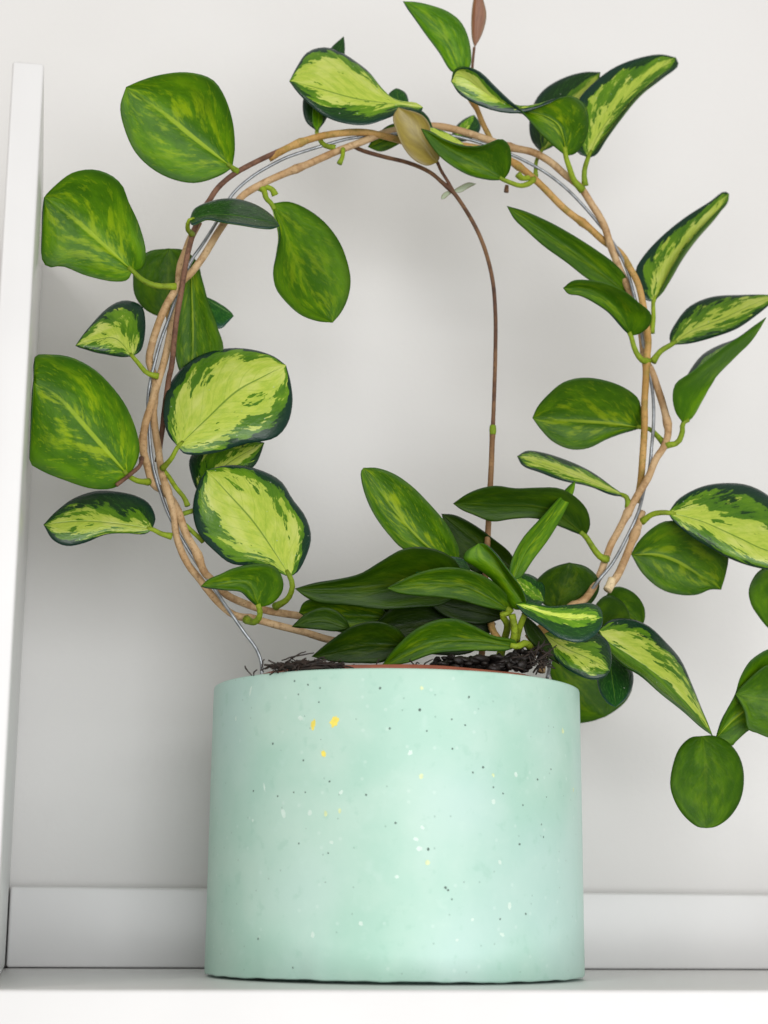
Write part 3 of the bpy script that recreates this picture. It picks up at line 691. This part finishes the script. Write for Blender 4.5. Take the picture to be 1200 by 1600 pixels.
leaf((1003, 668), (832, 653), [(976, 675), (948, 686), (920, 700), (892, 702), (864, 690), (845, 671)], [(999, 626), (986, 612), (955, 597), (913, 590), (881, 597), (857, 616), (839, 637)], [(955, 661), (900, 657)], yb=.004, k=.5, vg=.6, tone=-.12, pet=[(1016, 671, 4), (1026, 680, 2), (1038, 693, 0)], pr=.0012)
leaf((978, 776), (808, 713), [(955, 773), (920, 760), (878, 751), (843, 738), (816, 727)], [(958, 763), (941, 749), (920, 735), (885, 719), (846, 707), (822, 705)], [(930, 756), (870, 733)], vis='top', yb=-.002, k=-1.0, vg=.38, uc=0, tone=-.1, pet=[(981, 783, -2), (982, 793, -2)], pr=.0012)
leaf((915, 838), (708, 787), [(899, 831), (874, 822), (836, 810), (801, 811), (769, 815), (741, 805), (720, 796)], [(922, 822), (918, 798), (900, 777), (874, 763), (840, 762), (805, 763), (775, 759), (748, 764), (728, 773)], [(860, 795), (780, 788)], yb=-.002, k=.7, vg=.15, tone=-.5,
     pet=[(928, 858, -3), (938, 870, -3), (948, 874, -1)], pr=.0014)
leaf((801, 906), (899, 751), [(796, 894), (801, 871), (818, 840), (843, 812), (868, 784), (889, 760)], [(813, 903), (833, 875), (857, 843), (878, 808), (897, 767)], [(820, 862), (866, 802)], yb=-.018, k=.1, kx=.4, vg=.45, tone=.15)
leaf((716, 888), (568, 731), [(690, 880), (629, 857), (608, 836), (587, 808), (573, 780), (565, 752), (564, 736)], [(718, 862), (709, 838), (695, 815), (671, 787), (643, 759), (615, 740), (588, 731)], [(664, 850), (629, 813), (597, 772)], yb=-.006, k=.3, vg=.85, tone=.02)
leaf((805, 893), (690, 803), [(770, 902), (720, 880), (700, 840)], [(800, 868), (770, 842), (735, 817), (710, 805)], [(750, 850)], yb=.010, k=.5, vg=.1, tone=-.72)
leaf((725, 925), (461, 920), [(690, 945), (650, 949), (597, 952), (545, 946), (496, 942), (476, 932)], [(718, 885), (699, 866), (664, 855), (632, 857), (597, 876), (562, 897), (492, 912)], [(640, 912), (550, 920)], yb=-.024, k=.5, vg=.15, tone=-.58)  # tone lowered to paint the cluster's shade
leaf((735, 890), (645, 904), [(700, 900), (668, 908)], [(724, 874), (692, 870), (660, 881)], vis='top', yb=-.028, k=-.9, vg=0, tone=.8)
leaf((800, 956), (604, 919), [(755, 948), (720, 938), (685, 933), (650, 931), (622, 927)], [(804, 944), (786, 922), (762, 903), (730, 890), (699, 886), (657, 894), (622, 910)], [(730, 917), (660, 912)], yb=-.034, k=.45, vg=.45, tone=-.22,
     pet=[(785, 960, -33), (793, 976, -28), (788, 1000, -20), (780, 1030, -14)], pr=.0016)
leaf((822, 951), (748, 849), [(804, 952), (790, 931), (769, 906), (741, 885), (724, 874), (728, 862)], [(822, 941), (815, 920), (795, 893), (772, 864), (757, 850)], [(792, 908), (770, 876), (753, 856)], yb=-.040, k=.1, er=-.006, el=.006, vg=.2, tone=.2, pet=[(814, 975, -36), (806, 1000, -28)], pr=.0014)
leaf((806, 944), (942, 966), [(825, 940), (857, 948), (895, 945), (925, 943), (939, 952)], [(818, 959), (843, 976), (874, 997), (906, 1004), (928, 994), (940, 979)], [(850, 960), (890, 968)], vis='top', yb=-.042, k=-.7, vg=.15, uc=-.1, tone=.45)
leaf((842, 985), (953, 1048), [(880, 984), (930, 988), (950, 1003), (956, 1030)], [(851, 1003), (874, 1036), (899, 1053), (925, 1062), (945, 1058)], [(880, 1012), (920, 1030)], vis='top', yb=-.026, k=-.6, vg=.32, uc=0.1, tone=0.0)
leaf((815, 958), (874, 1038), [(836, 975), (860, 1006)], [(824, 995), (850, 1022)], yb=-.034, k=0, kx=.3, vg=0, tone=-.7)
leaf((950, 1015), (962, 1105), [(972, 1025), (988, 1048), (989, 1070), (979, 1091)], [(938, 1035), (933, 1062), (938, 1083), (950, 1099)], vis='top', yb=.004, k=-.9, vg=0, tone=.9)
leaf((852, 1018), (946, 1120), [(900, 1020), (962, 1040), (988, 1068), (980, 1093), (962, 1110)], [(862, 1060), (880, 1100), (895, 1128), (920, 1128)], [(900, 1070)], yb=.062, k=-.1, vg=.2, tone=.0)
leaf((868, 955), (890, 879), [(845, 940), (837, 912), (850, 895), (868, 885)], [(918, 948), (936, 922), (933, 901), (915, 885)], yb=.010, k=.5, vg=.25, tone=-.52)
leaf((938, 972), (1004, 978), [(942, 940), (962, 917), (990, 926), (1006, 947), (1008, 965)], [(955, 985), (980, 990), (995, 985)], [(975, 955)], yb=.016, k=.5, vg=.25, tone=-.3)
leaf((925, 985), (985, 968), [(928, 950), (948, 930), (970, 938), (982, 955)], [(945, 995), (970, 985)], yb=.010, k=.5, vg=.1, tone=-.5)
leaf((936, 985), (1113, 1149), [(953, 969), (983, 967), (1013, 978), (1040, 1003), (1063, 1030), (1080, 1067), (1098, 1113)], [(943, 1005), (973, 1037), (1000, 1053), (1033, 1083), (1067, 1110), (1093, 1133)], [(945, 999), (988, 1028), (1033, 1061), (1074, 1101)],
     vis='top', yb=-.012, k=-.3, kx=-.1, er=-.012, el=.006, vg=.32, uc=-.26, tone=-.08)
leaf((1097, 1150), (1104, 1294), [(1113, 1149), (1134, 1157), (1153, 1178), (1162, 1207), (1158, 1247), (1140, 1277), (1118, 1292)], [(1080, 1152), (1066, 1163), (1056, 1180), (1047, 1223), (1052, 1247), (1067, 1273), (1090, 1292)], [(1102, 1200), (1102, 1250)], vis='top', yb=-.010, k=-.25, cup=.2, vg=.12, uc=.9, tone=-.12, mat=M_UND)
leaf((1119, 1151), (1238, 1035), [(1130, 1122), (1149, 1084), (1156, 1060), (1171, 1034), (1186, 1022), (1202, 1014), (1225, 1016)], [(1141, 1167), (1152, 1157), (1169, 1142), (1205, 1120), (1235, 1080)], [(1140, 1128), (1165, 1107), (1200, 1072)], yb=-.006, k=.4, vg=.2, uc=.02, tone=.05)
leaf((1260, 1100), (1149, 1085), [(1235, 1160), (1202, 1153), (1182, 1145), (1169, 1140), (1163, 1112)], [(1240, 1045), (1202, 1038), (1186, 1047), (1171, 1060), (1158, 1073)], [(1215, 1095), (1180, 1090)], yb=-.016, k=.2, vg=.1, tone=-.05)
leaf((1225, 890), (1215, 990), [(1240, 930), (1232, 970)], [(1198, 886), (1182, 896), (1170, 922), (1174, 945), (1183, 960), (1201, 982)], yb=.004, k=.4, vg=.1, tone=.05)
leaf((1044, 801), (1255, 872), [(1060, 780), (1095, 761), (1130, 755), (1168, 758), (1200, 774), (1240, 815)], [(1050, 812), (1077, 836), (1112, 857), (1147, 875), (1182, 886), (1220, 890)], [(1095, 815), (1147, 838), (1200, 862)], vis='top', yb=-.010, k=-.5, vg=.48, uc=-.05, tone=0,
     pet=[(1021, 803, -7), (1003, 815, -2)], pr=.0013)
leaf((986, 866), (1127, 921), [(997, 847), (1018, 826), (1042, 814), (1095, 825), (1137, 866), (1135, 893)], [(1004, 896), (1032, 920), (1060, 929), (1090, 929), (1112, 920)], [(1025, 866), (1060, 878), (1098, 902)], yb=.004, k=.4, vg=.55, tone=-.1)
# --- low leaves over the soil, shade of the cluster put into their tone
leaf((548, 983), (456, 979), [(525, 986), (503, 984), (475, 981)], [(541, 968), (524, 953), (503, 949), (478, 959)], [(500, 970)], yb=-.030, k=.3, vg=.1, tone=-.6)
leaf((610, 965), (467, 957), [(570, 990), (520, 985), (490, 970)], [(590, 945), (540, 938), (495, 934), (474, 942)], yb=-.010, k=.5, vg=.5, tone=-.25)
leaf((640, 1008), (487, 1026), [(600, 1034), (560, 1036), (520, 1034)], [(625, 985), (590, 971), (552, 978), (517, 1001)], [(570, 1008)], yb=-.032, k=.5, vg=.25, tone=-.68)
leaf((690, 960), (560, 985), [(650, 1010), (600, 1012)], [(650, 945), (600, 950)], yb=-.004, k=.3, vg=.1, tone=-.75)  # extra dark leaf, stands in for a shaded gap
leaf((760, 930), (610, 990), [(720, 990), (660, 1000)], [(720, 935), (650, 945)], yb=-.002, k=.3, vg=.1, tone=-.75)  # extra dark leaf, paints the gap between low leaves black
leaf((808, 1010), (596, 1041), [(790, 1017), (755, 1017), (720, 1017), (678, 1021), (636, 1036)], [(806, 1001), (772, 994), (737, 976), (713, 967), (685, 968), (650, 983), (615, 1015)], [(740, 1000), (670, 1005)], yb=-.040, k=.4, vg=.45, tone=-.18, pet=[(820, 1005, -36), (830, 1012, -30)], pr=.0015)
leaf((775, 975), (575, 985), [(740, 1018), (670, 1022), (610, 1008)], [(745, 935), (690, 925), (620, 945)], [(680, 972)], yb=-.014, k=.3, vg=.1, tone=-.8)  # added dark backing leaf: shade between the leaves painted as near-black colour
leaf((790, 965), (660, 935), [(750, 975), (700, 965)], [(765, 925), (710, 915)], yb=-.020, k=.4, vg=.1, tone=-.8)  # second dark backing leaf, shade painted in its tone
leaf((850, 940), (800, 900), [(830, 960), (808, 930)], [(850, 915), (825, 897)], vis='top', yb=-.004, k=-.5, vg=.1, tone=.2)
# stub petioles without a leaf
for path, mt, r in (([(252, 730, -1), (264, 745, -2), (275, 762, -5), (288, 778, -7), (293, 790, -8)], M_PET, .0010), ([(182, 758, -17), (200, 744, -15), (219, 727, -12), (221, 716, -8)], M_PUR, .0009),
                    ([(536, 232, -4), (535, 245, -5), (530, 256, -5)], M_PET, .0010), ([(826, 278, -8), (815, 278, -10), (809, 272, -11)], M_PET, .0013), ([(792, 290, -9), (791, 300, -9)], M_TEN, .0009),
                    ([(408, 290, -1), (425, 296, -1), (430, 305, 0)], M_PET, .0013), ([(276, 806, -1), (295, 800, 0), (312, 795, 2)], M_PET, .0011), ([(277, 808, -1), (300, 830, 0), (318, 846, 2)], M_PET, .0010),
                    ([(826, 1000, -24), (845, 985, -26), (862, 978, -24)], M_OCH, .0026), ([(780, 1000, -22), (770, 985, -20), (765, 955, -12)], M_OCH, .0016), ([(830, 1020, -26), (850, 1012, -28), (862, 1014, -26)], M_TAN, .0022), ([(800, 960, -36), (804, 985, -34), (800, 1010, -30)], M_PET, .0016)):
    o = stem("stub", path, r, mt, plant, (1.0,), seg=8); o.matrix_parent_inverse = PINV
